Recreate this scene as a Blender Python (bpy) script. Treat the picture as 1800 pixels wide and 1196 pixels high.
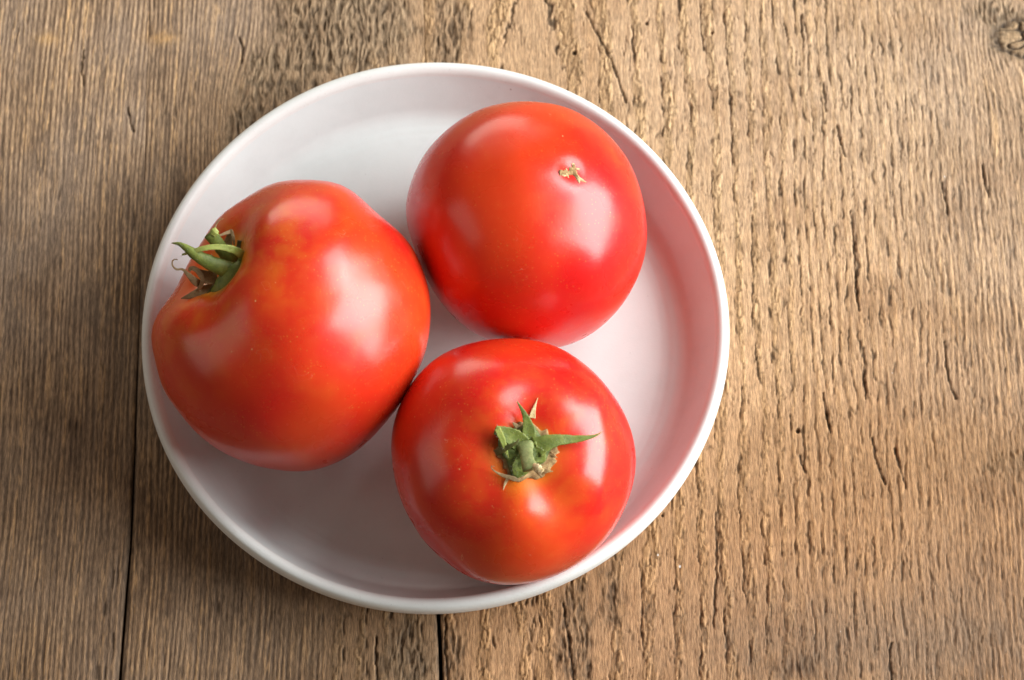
import bpy, math, random
import numpy as np
from mathutils import Vector, Matrix
from mathutils.bvhtree import BVHTree

random.seed(7)
sc = bpy.context.scene
for _o in list(bpy.data.objects):
    bpy.data.objects.remove(_o)
COL = sc.collection

# ------------------------------------------------------------------ camera
TILT, DIST, AX, AY, FPX = 0.35689, 0.9615, 0.02875, 0.00406, 4400.0
XC = np.array([1.0, 0, 0])
YC = np.array([0, math.cos(TILT), math.sin(TILT)])
ZC = np.array([0, -math.sin(TILT), math.cos(TILT)])
CAM = np.array([AX, AY, 0]) + DIST * ZC
cd = bpy.data.cameras.new("camera")
cam = bpy.data.objects.new("camera", cd)
COL.objects.link(cam)
cam.location = CAM
cam.rotation_euler = (TILT, 0, 0)
cd.sensor_width = 36.0
cd.lens = 36.0 * FPX / 1800.0
cd.clip_start, cd.clip_end = 0.02, 20.0
cd.dof.use_dof = True
cd.dof.focus_distance = 0.897
cd.dof.aperture_fstop = 14.0
sc.camera = cam

# ------------------------------------------------------------------ colour management, world, lamps
sc.view_settings.view_transform = 'Standard'
sc.view_settings.look = 'None'
sc.view_settings.exposure = 0.0
sc.view_settings.gamma = 1.0
w = bpy.data.worlds.new("World")
sc.world = w
w.use_nodes = True
bg = w.node_tree.nodes["Background"]
bg.inputs[0].default_value = (1.0, 0.82, 0.62, 1)
bg.inputs[1].default_value = 0.078


def area(name, loc, target, sx, sy, power, color):
    l = bpy.data.lights.new(name, 'AREA')
    l.shape = 'RECTANGLE'
    l.size, l.size_y = sx, sy
    l.energy = power
    l.color = color
    o = bpy.data.objects.new(name, l)
    COL.objects.link(o)
    o.location = loc
    d = Vector(target) - Vector(loc)
    o.rotation_euler = d.to_track_quat('-Z', 'Y').to_euler()
    return o


area("window_light", (1.10, 0.03, 0.60), (0.0, 0.0, 0.06), 1.08, 0.90, 36.5, (0.95, 0.995, 0.985))
area("upper_window_light", (0.62, 0.42, 0.84), (0.0, 0.0, 0.03), 0.38, 0.38, 4.5, (0.955, 0.995, 0.98))
area("back_window_light", (-0.25, 1.2, 0.28), (0, 0.03, 0.05), 0.9, 0.5, 5.0, (1.0, 0.93, 0.80))
area("left_window_light", (-1.1, -0.20, 0.55), (0, 0, 0.03), 0.8, 0.9, 2.2, (1.0, 0.90, 0.78))

# ------------------------------------------------------------------ helpers


def tp(px, py, z=0.0):
    """photo pixel -> world point on the horizontal plane at height z"""
    d = XC * (px - 900) / FPX - YC * (py - 598) / FPX - ZC
    t = (z - CAM[2]) / d[2]
    return CAM + d * t


def ray(px, py):
    d = XC * (px - 900) / FPX - YC * (py - 598) / FPX - ZC
    return d / np.linalg.norm(d)


def at_depth(px, py, depth):
    """photo pixel -> world point at the given distance along the view axis"""
    d = XC * (px - 900) / FPX - YC * (py - 598) / FPX - ZC
    return CAM + d * depth


def project(P):
    d = P - CAM
    k = -(d @ ZC)
    return np.stack([900 + FPX * (d @ XC) / k, 598 - FPX * (d @ YC) / k], -1)


_perm = {}


def _tab(seed):
    if seed not in _perm:
        r = np.random.RandomState(seed)
        p = r.permutation(256)
        _perm[seed] = (np.concatenate([p, p]).astype(np.int32), r.rand(256, 3))
    return _perm[seed]


def perlin(x, y, seed=0):
    p, r = _tab(seed)
    ang = r[:, 0] * 2 * np.pi
    gx, gy = np.cos(ang), np.sin(ang)
    xi = np.floor(x).astype(np.int64)
    yi = np.floor(y).astype(np.int64)
    xf, yf = x - xi, y - yi
    xi &= 255
    yi &= 255
    x1, y1 = (xi + 1) & 255, (yi + 1) & 255
    u = xf * xf * xf * (xf * (xf * 6 - 15) + 10)
    v = yf * yf * yf * (yf * (yf * 6 - 15) + 10)

    def g(ix, iy, dx, dy):
        h = p[p[ix] + iy]
        return gx[h] * dx + gy[h] * dy
    a = g(xi, yi, xf, yf)
    b = g(x1, yi, xf - 1, yf)
    c = g(xi, y1, xf, yf - 1)
    d = g(x1, y1, xf - 1, yf - 1)
    return (a + u * (b - a) + v * ((c + u * (d - c)) - (a + u * (b - a)))) * 1.5


def fbm(x, y, seed, n=3):
    s, a, t = 0, 1.0, 0
    for i in range(n):
        s = s + a * perlin(x * 2 ** i, y * 2 ** i, seed + i)
        t += a
        a *= 0.5
    return s / t


def voronoi(x, y, seed):
    p, r = _tab(seed)
    xi = np.floor(x).astype(np.int64)
    yi = np.floor(y).astype(np.int64)
    f1 = np.full(x.shape, 9.0)
    f2 = np.full(x.shape, 9.0)
    cid = np.zeros(x.shape)
    for i in (-1, 0, 1):
        for j in (-1, 0, 1):
            cx, cy = xi + i, yi + j
            h = p[p[cx & 255] + (cy & 255)]
            d = np.hypot(cx + r[h, 0] - x, cy + r[h, 1] - y)
            near = d < f1
            f2 = np.where(near, f1, np.minimum(f2, d))
            cid = np.where(near, r[h, 2], cid)
            f1 = np.where(near, d, f1)
    return f1, f2 - f1, cid


def sstep(a, b, x):
    t = np.clip((x - a) / (b - a), 0, 1)
    return t * t * (3 - 2 * t)


def mixc(c, d, t):
    return c + (np.asarray(d) - c) * t[..., None]


def grid_mesh(name, V, closed_u=False, smooth=True):
    """V: (rows, cols, 3) -> mesh; closed_u wraps the columns"""
    nr, nc = V.shape[:2]
    idx = np.arange(nr * nc).reshape(nr, nc)
    if closed_u:
        idx = np.concatenate([idx, idx[:, :1]], 1)
    f = np.stack([idx[:-1, :-1], idx[:-1, 1:], idx[1:, 1:], idx[1:, :-1]], -1).reshape(-1, 4)
    me = bpy.data.meshes.new(name)
    me.vertices.add(nr * nc)
    me.vertices.foreach_set("co", V.reshape(-1).astype(np.float32))
    me.loops.add(f.size)
    me.loops.foreach_set("vertex_index", f.reshape(-1).astype(np.int32))
    me.polygons.add(len(f))
    me.polygons.foreach_set("loop_start", np.arange(0, f.size, 4, dtype=np.int32))
    me.update(calc_edges=True)
    me.polygons.foreach_set("use_smooth", np.full(len(f), smooth))
    me.validate()
    return me


def set_col(me, name, C):
    a = me.attributes.new(name, 'FLOAT_COLOR', 'POINT')
    rgba = np.ones((len(me.vertices), 4), np.float32)
    rgba[:, :3] = C.reshape(-1, 3)
    a.data.foreach_set("color", rgba.reshape(-1))


def set_val(me, name, A):
    a = me.attributes.new(name, 'FLOAT', 'POINT')
    a.data.foreach_set("value", A.reshape(-1).astype(np.float32))


def link(name, me, mat=None, parent=None, loc=(0, 0, 0)):
    o = bpy.data.objects.new(name, me)
    COL.objects.link(o)
    o.location = loc
    if mat is not None:
        me.materials.append(mat)
    if parent is not None:
        o.parent = parent
    return o


def empty(name, loc=(0, 0, 0)):
    o = bpy.data.objects.new(name, None)
    COL.objects.link(o)
    o.location = loc
    o.empty_display_size = 0.02
    return o


class NT:
    def __init__(self, name):
        self.m = bpy.data.materials.new(name)
        self.m.use_nodes = True
        self.t = self.m.node_tree
        self.b = self.t.nodes["Principled BSDF"]

    def n(self, typ, **kw):
        nd = self.t.nodes.new(typ)
        for k, v in kw.items():
            if k.startswith('i_'):
                nd.inputs[k[2:].replace('_', ' ')].default_value = v
            else:
                setattr(nd, k, v)
        return nd

    def l(self, a, b):
        self.t.links.new(a, b)

    def mix(self, fac, a, b, blend='MIX'):
        m = self.n('ShaderNodeMix', data_type='RGBA', blend_type=blend)
        for s, v in ((m.inputs[0], fac), (m.inputs[6], a), (m.inputs[7], b)):
            if hasattr(v, 'is_output'):
                self.l(v, s)
            else:
                s.default_value = v if not isinstance(v, tuple) else (*v, 1)[:4]
        return m.outputs[2]

    def math(self, op, a, b=0.0, c=0.0):
        m = self.n('ShaderNodeMath', operation=op)
        for s, v in zip(m.inputs, (a, b, c)):
            if hasattr(v, 'is_output'):
                self.l(v, s)
            else:
                s.default_value = v
        return m.outputs[0]

    def ramp(self, x, a, b, lo=0.0, hi=1.0):
        m = self.n('ShaderNodeMapRange', interpolation_type='SMOOTHSTEP')
        self.l(x, m.inputs[0])
        m.inputs[1].default_value, m.inputs[2].default_value = a, b
        m.inputs[3].default_value, m.inputs[4].default_value = lo, hi
        return m.outputs[0]

    def noise(self, vec, scale, detail=3, rough=0.55, dist=0.0):
        nd = self.n('ShaderNodeTexNoise')
        nd.inputs['Scale'].default_value = scale
        nd.inputs['Detail'].default_value = detail
        nd.inputs['Roughness'].default_value = rough
        nd.inputs['Distortion'].default_value = dist
        if vec is not None:
            self.l(vec, nd.inputs['Vector'])
        return nd.outputs[0]

    def bump(self, h, strength, dist):
        nd = self.n('ShaderNodeBump')
        nd.inputs['Strength'].default_value = strength
        nd.inputs['Distance'].default_value = dist
        self.l(h, nd.inputs['Height'])
        self.l(nd.outputs[0], self.b.inputs['Normal'])


def objcoord(nt, scale=(1, 1, 1)):
    tc = nt.n('ShaderNodeTexCoord')
    mp = nt.n('ShaderNodeMapping')
    mp.inputs['Scale'].default_value = scale
    nt.l(tc.outputs['Object'], mp.inputs['Vector'])
    return mp.outputs[0]


# ------------------------------------------------------------------ materials
def mat_wood():
    nt = NT("weathered_wood")
    a = nt.n('ShaderNodeAttribute', attribute_name='wood')
    fine = nt.noise(objcoord(nt, (1, 0.12, 0.3)), 2600, 3, 0.65)
    spk = nt.noise(objcoord(nt), 420, 2, 0.5)
    v = nt.ramp(fine, 0.27, 0.73, 0.58, 1.40)
    rgb = nt.n('ShaderNodeCombineColor')
    for i in range(3):
        nt.l(v, rgb.inputs[i])
    c = nt.mix(1.0, a.outputs['Color'], rgb.outputs[0], 'MULTIPLY')
    # pale dust and lint specks caught in the grain
    vo = nt.n('ShaderNodeTexVoronoi')
    vo.inputs['Scale'].default_value = 120
    nt.l(objcoord(nt, (1, 0.7, 1)), vo.inputs['Vector'])
    wn = nt.n('ShaderNodeSeparateColor')
    nt.l(vo.outputs['Color'], wn.inputs[0])
    dot = nt.math('MULTIPLY', nt.ramp(vo.outputs['Distance'], 0.03, 0.065, 1, 0), nt.math('GREATER_THAN', wn.outputs[0], 0.90))
    c = nt.mix(nt.math('MULTIPLY', dot, 0.7), c, (0.72, 0.70, 0.68))
    nt.l(c, nt.b.inputs['Base Color'])
    nt.b.inputs['Roughness'].default_value = 0.72
    nt.b.inputs['Specular IOR Level'].default_value = 0.28
    nt.bump(fine, 0.85, 0.00025)
    return nt.m


def mat_plate(name, rim=False):
    nt = NT(name)
    oc = objcoord(nt)
    base = (0.755, 0.80, 0.80) if not rim else (0.80, 0.80, 0.785)
    mott = nt.noise(oc, 60, 4, 0.6)
    c = nt.mix(nt.ramp(mott, 0.35, 0.7), base, tuple(k * 0.95 for k in base))
    fine = nt.noise(oc, 1500, 2, 0.6)
    c = nt.mix(nt.ramp(fine, 0.62, 0.75, 0, 0.35 if rim else 0.12), c, (0.50, 0.45, 0.38))
    for scale, thr, rad, amt in ((55, 0.965, 0.060, 0.75), (140, 0.92, 0.08, 0.45), (420, 0.93, 0.12, 0.22)):
        vo = nt.n('ShaderNodeTexVoronoi')
        vo.inputs['Scale'].default_value = scale
        nt.l(oc, vo.inputs['Vector'])
        s = nt.n('ShaderNodeSeparateColor')
        nt.l(vo.outputs['Color'], s.inputs[0])
        d = nt.math('MULTIPLY', nt.ramp(vo.outputs['Distance'], rad * 0.4, rad, 1, 0), nt.math('GREATER_THAN', s.outputs[0], thr))
        c = nt.mix(nt.math('MULTIPLY', d, amt), c, (0.10, 0.085, 0.07))
    nt.l(c, nt.b.inputs['Base Color'])
    nt.b.inputs['Roughness'].default_value = 0.42 if rim else 0.30
    nt.b.inputs['Specular IOR Level'].default_value = 0.42
    nt.bump(nt.math('ADD', fine, nt.math('MULTIPLY', mott, 3.0)), 0.10, 0.0004)
    return nt.m


def mat_tomato(name, seed, warm):
    nt = NT(name)
    tc = nt.n('ShaderNodeTexCoord')
    off = nt.n('ShaderNodeVectorMath', operation='ADD')
    nt.l(tc.outputs['Object'], off.inputs[0])
    off.inputs[1].default_value = (seed, seed * 1.7, 0)
    oc = off.outputs[0]
    big = nt.noise(oc, 17, 3, 0.5)
    mid = nt.noise(oc, 55, 3, 0.55, 0.15)
    fine = nt.noise(oc, 900, 2, 0.6)
    c = nt.mix(nt.ramp(big, 0.36, 0.64), (0.66, 0.011, 0.010), (0.73, 0.050, 0.010))
    c = nt.mix(nt.ramp(mid, 0.52, 0.78, 0, 0.24 * warm), c, (0.76, 0.13, 0.014))
    at = nt.n('ShaderNodeAttribute', attribute_name='ripe')
    st = at.outputs['Fac']
    # orange to yellow streaks round the stem
    streak = nt.noise(oc, 95, 3, 0.6, 0.25)
    y = nt.math('MULTIPLY', st, nt.ramp(streak, 0.36, 0.72, 0.12, 0.75))
    c = nt.mix(y, c, (0.74, 0.20, 0.014))
    at2 = nt.n('ShaderNodeAttribute', attribute_name='ring')
    c = nt.mix(at2.outputs['Fac'], c, (0.76, 0.30, 0.02))
    # minute golden pores, and patches of pale scuff specks
    vo = nt.n('ShaderNodeTexVoronoi')
    vo.inputs['Scale'].default_value = 900
    nt.l(oc, vo.inputs['Vector'])
    s = nt.n('ShaderNodeSeparateColor')
    nt.l(vo.outputs['Color'], s.inputs[0])
    patch = nt.ramp(nt.noise(oc, 42, 2), 0.42, 0.66, 0.35, 1.0)
    d = nt.math('MULTIPLY', nt.ramp(vo.outputs['Distance'], 0.12, 0.34, 1, 0), nt.math('GREATER_THAN', s.outputs[0], 0.72))
    c = nt.mix(nt.math('MULTIPLY', nt.math('MULTIPLY', d, patch), 0.46), c, (0.80, 0.27, 0.05))
    vo2 = nt.n('ShaderNodeTexVoronoi')
    vo2.inputs['Scale'].default_value = 330
    nt.l(oc, vo2.inputs['Vector'])
    s2 = nt.n('ShaderNodeSeparateColor')
    nt.l(vo2.outputs['Color'], s2.inputs[0])
    p2 = nt.ramp(nt.noise(oc, 30, 2), 0.56, 0.64)
    d2 = nt.math('MULTIPLY', nt.ramp(vo2.outputs['Distance'], 0.05, 0.14, 1, 0), nt.math('GREATER_THAN', s2.outputs[1], 0.80))
    c = nt.mix(nt.math('MULTIPLY', nt.math('MULTIPLY', d2, p2), 0.85), c, (0.85, 0.45, 0.20))
    # faint thin scratches of dried wax
    wv = nt.noise(oc, 75, 1, 0.5, 2.5)
    sc1 = nt.math('LESS_THAN', nt.math('ABSOLUTE', nt.math('SUBTRACT', wv, 0.5)), 0.0022)
    sc2 = nt.math('GREATER_THAN', nt.noise(oc, 48, 1), 0.63)
    c = nt.mix(nt.math('MULTIPLY', nt.math('MULTIPLY', sc1, sc2), 0.30), c, (0.86, 0.40, 0.25))
    nt.l(c, nt.b.inputs['Base Color'])
    b = nt.b
    b.inputs['Subsurface Weight'].default_value = 0.18
    b.inputs['Subsurface Radius'].default_value = (1.0, 0.22, 0.08)
    b.inputs['Subsurface Scale'].default_value = 0.004
    rough = nt.ramp(mid, 0.3, 0.75, 0.25, 0.34)
    nt.l(rough, b.inputs['Roughness'])
    b.inputs['Specular IOR Level'].default_value = 0.49
    b.inputs['Coat Weight'].default_value = 0.24
    b.inputs['Coat Roughness'].default_value = 0.20
    nt.bump(nt.math('ADD', fine, nt.math('MULTIPLY', mid, 6.0)), 0.10, 0.00025)
    return nt.m


def mat_leafy(name, c1, c2, c3, rough=0.55, scale=260):
    nt = NT(name)
    oc = objcoord(nt)
    n1 = nt.noise(oc, scale, 4, 0.6)
    n2 = nt.noise(oc, scale * 5, 3, 0.7)
    c = nt.mix(nt.ramp(n1, 0.35, 0.65), c1, c2)
    c = nt.mix(nt.ramp(n2, 0.5, 0.75, 0, 0.6), c, c3)
    nt.l(c, nt.b.inputs['Base Color'])
    nt.b.inputs['Roughness'].default_value = rough
    nt.b.inputs['Subsurface Weight'].default_value = 0.08
    nt.b.inputs['Subsurface Scale'].default_value = 0.001
    nt.bump(nt.math('ADD', n2, n1), 0.5, 0.0003)
    return nt.m


M_WOOD = mat_wood()
M_PLATE = mat_plate("white_stoneware_glaze")
M_RIM = mat_plate("stoneware_rim_glaze", True)
M_GREEN = mat_leafy("calyx_green", (0.125, 0.160, 0.024), (0.215, 0.250, 0.044), (0.060, 0.078, 0.016))
M_LIME = mat_leafy("calyx_lime", (0.30, 0.36, 0.07), (0.42, 0.45, 0.11), (0.16, 0.19, 0.03))
M_DARK = mat_leafy("stem_green", (0.125, 0.165, 0.028), (0.21, 0.25, 0.050), (0.045, 0.06, 0.014))
M_OLIVE = mat_leafy("calyx_olive", (0.09, 0.09, 0.020), (0.14, 0.12, 0.03), (0.04, 0.04, 0.012))
M_DRY = mat_leafy("calyx_dry", (0.25, 0.155, 0.068), (0.38, 0.26, 0.13), (0.07, 0.045, 0.022), 0.8)
M_CORK = mat_leafy("cork_scar", (0.30, 0.165, 0.065), (0.50, 0.32, 0.14), (0.05, 0.028, 0.012), 0.85, 700)
M_STRAW = mat_leafy("stem_straw", (0.62, 0.43, 0.20), (0.78, 0.60, 0.34), (0.28, 0.16, 0.06), 0.75, 500)
M_BASE = mat_leafy("calyx_base_green", (0.085, 0.115, 0.020), (0.150, 0.185, 0.036), (0.040, 0.052, 0.014))
M_STALK = mat_leafy("stalk_olive", (0.190, 0.215, 0.070), (0.290, 0.310, 0.120), (0.090, 0.100, 0.030))
M_HAIR = mat_leafy("calyx_hair", (0.45, 0.45, 0.35), (0.55, 0.55, 0.45), (0.35, 0.35, 0.25), 0.6, 300)

# ------------------------------------------------------------------ the wooden table top
table = empty("wooden_table")
table['kind'] = 'structure'
table['label'] = "weathered rough-grained brown wooden tabletop of wide planks under the plate"

S1 = [(266, -260), (262, 0), (254, 290), (236, 800), (229, 960), (222, 1040), (210, 1196), (200, 1400)]
S2 = [(738, -260), (743, 0), (749, 100), (762, 600), (771, 1080), (774, 1196), (778, 1400)]


def seam(pts):
    P = np.array([tp(*p)[:2] for p in pts])
    o = np.argsort(P[:, 1])
    return P[o, 1], P[o, 0]


s1y, s1x = seam(S1)
s2y, s2x = seam(S2)


def mm(px, py):
    return tp(px, py)[:2] * 1000


KNOT_R = mm(1800, 66)
KNOT_L = mm(455, 205)
XK, YK = mm(935, 300)
HOLES = [(1137, 40, 0.65), (1252, 57, 0.6), (1010, 92, 0.9), (1403, 757, 0.8), (1165, 905, .5)]
CRACKS = [((1533, 770), (1541, 810), (1556, 850)), ((1573, 788), (1580, 815), (1592, 858)),
          ((1496, 370), (1500, 420), (1507, 520), (1510, 545)), ((1447, 690), (1453, 730), (1460, 760)),
          ((1407, 800), (1409, 815), (1416, 830)), ((1408, 25), (1410, 50), (1412, 82)),
          ((1472, 220), (1478, 250), (1486, 275)), ((1518, 610), (1519, 660), (1522, 700)),
          ((1447, 145), (1449, 165), (1452, 195)), ((1727, 290), (1731, 320), (1738, 345)),
          ((1655, 320), (1660, 345), (1667, 375)), ((1660, 600), (1666, 660), (1680, 700)),
          ((1566, 1130), (1564, 1160), (1568, 1196)), ((1258, 900), (1260, 990), (1255, 1100)),
          ((990, 1060), (1000, 1130), (1008, 1196)), ((1030, 20), (1076, 110), (1100, 180)),
          ((660, 1120), (661, 1160), (663, 1196)), ((783, 1085), (782, 1140), (786, 1196)),
          ((146, 88), (143, 120), (146, 150)), ((226, 190), (228, 215), (235, 230)), ((420, 65), (426, 85), (424, 110))]
CRACKS_MM = [np.array([mm(*p) for p in c]) for c in CRACKS]


def seg_dist(x, y, pts, wob):
    d = np.full(x.shape, 99.0)
    for a, b in zip(pts[:-1], pts[1:]):
        ab = b - a
        t = np.clip(((x - a[0]) * ab[0] + (y - a[1]) * ab[1]) / (ab @ ab), 0, 1)
        d = np.minimum(d, np.hypot(x + wob - a[0] - t * ab[0], (y - a[1] - t * ab[1])))
    return d


# ring frequency (1/mm) as the rings are cut more steeply away from the heart of the board
RF = np.array([0, 20, 45, 70, 95, 108, 150, 190, 260, 500])
FF = np.array([1 / 15, 1 / 14, 1 / 11, 1 / 9, 1 / 6, 1 / 4, 1 / 3.4, 1 / 2.0, 1 / 1.8, 1 / 1.8])
_rr = np.linspace(0, 500, 2000)
_ff = np.interp(_rr, RF, FF)
_pp = np.concatenate([[0], np.cumsum((_ff[1:] + _ff[:-1]) / 2 * np.diff(_rr))])


def fine_wood(x, y, sd, warp):
    """close straight grain, worn into ridges"""
    u = x + 3.0 * perlin(x / 70, y / 170, sd) + 0.5 * perlin(x / 9, y / 45, sd + 1) + warp
    ph = u / 2.0 + 0.55 * perlin(u / 6, y / 130, sd + 2) + 0.07 * perlin(u / 1.0, y / 9, sd + 13)
    s = 0.5 + 0.5 * np.cos(2 * np.pi * ph)
    amp = 0.55 + 0.6 * perlin(u / 7, y / 35, sd + 3)
    st1 = perlin(u / 1.0, y / 26, sd + 4)
    st2 = perlin(u / 0.62, y / 5.5, sd + 5)
    st3 = perlin(u / 2.8, y / 60, sd + 6)
    amp = 0.75 + 0.5 * perlin(u / 7, y / 35, sd + 3)
    h = 0.26 * s * np.clip(amp, 0.3, 1.2) + 0.09 * st1 + 0.07 * st2 + 0.06 * perlin(u / 1.1, y / 2.2, sd + 12)
    nick = sstep(0.36, 0.55, perlin(u / 0.9, y / 12, sd + 7)) * sstep(0.18, 0.45, perlin(x / 16, y / 22, sd + 8))
    h -= 0.30 * nick
    g = np.clip(s * 1.05 * np.clip(amp, 0.5, 1) + 0.02 + 0.45 * st1 + 0.35 * st2, 0, 1.3)
    c = mixc(np.array([0.085, 0.054, 0.032]) + np.zeros(x.shape + (3,)), (0.270, 0.182, 0.110), np.clip(g, 0, 1))
    c = mixc(c, (0.36, 0.225, 0.11), np.clip(sstep(0.12, 0.55, st1 + 0.7 * st2) * (0.35 + 0.9 * st3), 0, 0.75))
    c = mixc(c, (0.20, 0.155, 0.118), np.clip(0.15 + 0.6 * fbm(x / 45, y / 60, sd + 9), 0, 0.45))
    c = mixc(c, (0.05, 0.032, 0.02), 0.8 * nick)
    c = c * np.array([1.50, 1.42, 1.41])
    return h, c


def flaky_wood(x, y, sd, u, freq_scale=1.0):
    """wide rings: smooth bands between broken flaky ones"""
    rag = 0.75 * perlin(x / 3.2, y / 8, sd) + 0.5 * perlin(x / 1.3, y / 3.2, sd + 1) + 2.0 * perlin(x / 24, y / 40, sd + 10)
    uu = np.abs(u + rag)
    f = np.interp(uu, _rr, _ff)
    ph = np.interp(uu, _rr, _pp) + 0.12 * perlin(x / 12, y / 30, sd + 2)
    fr = ph - np.floor(ph)
    wid = np.clip(0.34 + 0.22 * perlin(x / 14, y / 22, sd + 3), 0.12, 0.62)
    soft = np.clip(0.28 * f / 0.5 + 0.04, 0.05, 0.3)
    band = sstep(0, soft, fr) * (1 - sstep(wid, wid + soft, fr))
    # flakes
    q = perlin(x / 2.5, y / 6, sd + 4)
    fl = np.clip((1 / f - 2.3) / 4.8, 0.12, 1.0)
    f1, fe, cid = voronoi(x / 1.5 + 0.4 * q, y / 6.5 + 0.5 * q, sd + 5)
    f1b, feb, cidb = voronoi(x / 0.9, y / 2.4, sd + 6)
    edge = 1 - sstep(0.03, 0.20, fe)
    hf = 0.55 * cid + 0.22 * cidb - 0.45 * edge * (0.3 + cid)
    st1 = perlin(x / 0.9 + 0.3 * q, y / 13, sd + 7)
    st2 = perlin(x / 0.5, y / 9, sd + 8)
    low = fbm(x / 55, y / 55, sd + 9)
    hs = 0.14 + 0.07 * st1 + 0.05 * st2
    w1 = x + 0.7 * perlin(x / 6, y / 16, sd + 17)
    rip1 = 1 - np.abs(perlin(w1 / 2.6, y / 36, sd + 18)) * 1.6
    rip2 = 1 - np.abs(perlin(w1 / 1.35, y / 18, sd + 19)) * 1.6
    rip3 = perlin(w1 / 0.75, y / 13, sd + 20)
    rip = (0.34 * rip1 + 0.22 * rip2 + 0.10 * rip3)
    hf = hf * fl + (1 - fl) * (0.20 + 0.12 * cid)
    h = hs * (1 - band) + band * (hf + 0.05 * st2) + (0.62 - 0.36 * fl) * (rip - 0.45)
    # the crack that opens along the left side of each flaky band
    dl = (fr - np.where(fr > 0.5, 1, 0)) / f          # mm from the band's start
    wcr = 0.22 + 0.30 * np.clip(perlin(x / 10, y / 11, sd + 11), -0.3, 1)
    cr = (1 - sstep(wcr * 0.5, wcr + 0.18, np.abs(dl))) * sstep(-0.12, 0.22, perlin(x / 8, y / 9, sd + 12) + 0.03)
    h -= 0.75 * cr * np.clip(0.09 / f + 0.35, 0, 1)
    # free short cracks
    k = perlin(x / 2.6 + 0.3 * q, y / 26, sd + 13)
    ck = (1 - sstep(0.02, 0.075, np.abs(k))) * sstep(0.16, 0.42, perlin(x / 6, y / 11, sd + 14))
    k2 = perlin(x / 1.5 + 0.3 * q, y / 13, sd + 15)
    ck = np.maximum(ck, 0.8 * (1 - sstep(0.02, 0.10, np.abs(k2))) * sstep(0.25, 0.50, perlin(x / 5, y / 7, sd + 16)))
    h -= 0.42 * ck
    z = np.zeros(x.shape + (3,))
    c = mixc(np.array([0.315, 0.208, 0.130]) + z, (0.420, 0.292, 0.190), np.clip(0.5 + 0.6 * st1 + 0.5 * st2 + 0.4 * low, 0, 1))
    cf = mixc(np.array([0.25, 0.160, 0.090]) + z, (0.48, 0.330, 0.195), np.clip(0.15 + 0.8 * cid + 0.6 * st2, 0, 1))
    cf = mixc(cf, (0.13, 0.082, 0.046), 0.75 * edge)
    gro = np.clip(1.0 - 1.25 * rip1, 0, 1) * 0.5 + np.clip(0.55 - rip2, 0, 1) * 0.6
    cf = mixc(cf, c * np.array([1.02, 0.98, 0.90]), 0.75 * (1 - fl))
    c = mixc(c, cf, band)
    c = mixc(c, (0.50, 0.345, 0.205), 0.35 * (1 - fl) * sstep(0.05, 0.5, rip3 + 0.4 * st1))
    c = mixc(c, (0.13, 0.080, 0.045), np.clip(0.72 * gro * (1.15 - fl), 0, 0.8))
    c = c * np.array([1.36, 1.23, 1.08])
    c = mixc(c, (0.060, 0.037, 0.020), np.clip(0.85 * cr + 0.55 * ck, 0, 0.92))
    return h, c


def torn_wood(x, y, sd):
    """weather-split fibre bundles with dark gaps between them"""
    q = perlin(x / 5, y / 14, sd)
    xx = x + 1.1 * q + 0.35 * perlin(x / 1.6, y / 4, sd + 7)
    b1 = 1 - np.abs(perlin(xx / 2.1, y / 13, sd + 1)) * 1.9
    b2 = 1 - np.abs(perlin(xx / 1.05, y / 6.5, sd + 2)) * 1.9
    brk = sstep(0.05, 0.40, perlin(xx / 2.4, y / 3.6, sd + 4))
    st = perlin(xx / 0.6, y / 7, sd + 3)
    gap = sstep(0.42, 0.15, b1) if False else 1 - sstep(0.30, 0.75, b1)
    gap2 = 1 - sstep(0.20, 0.65, b2)
    h = 0.45 * b1 + 0.30 * b2 + 0.12 * st - 0.55 * brk * (0.4 + 0.6 * gap2) - 0.35
    z = np.zeros(x.shape + (3,))
    c = mixc(np.array([0.29, 0.185, 0.110]) + z, (0.51, 0.350, 0.215), np.clip(0.45 + 0.6 * st + 0.3 * q, 0, 1))
    c = mixc(c, (0.075, 0.048, 0.028), np.clip(0.50 * gap + 0.36 * gap2 + 0.22 * brk, 0, 0.8))
    return h, c


def bell(x, y, px, py, rx, ry, sd=None):
    cx, cy = mm(px, py)
    d = np.hypot((x - cx) / rx, (y - cy) / ry)
    if sd is not None:
        d = d + 0.45 * fbm(x / 6, y / 9, sd)
    return np.exp(-d * d)


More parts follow.
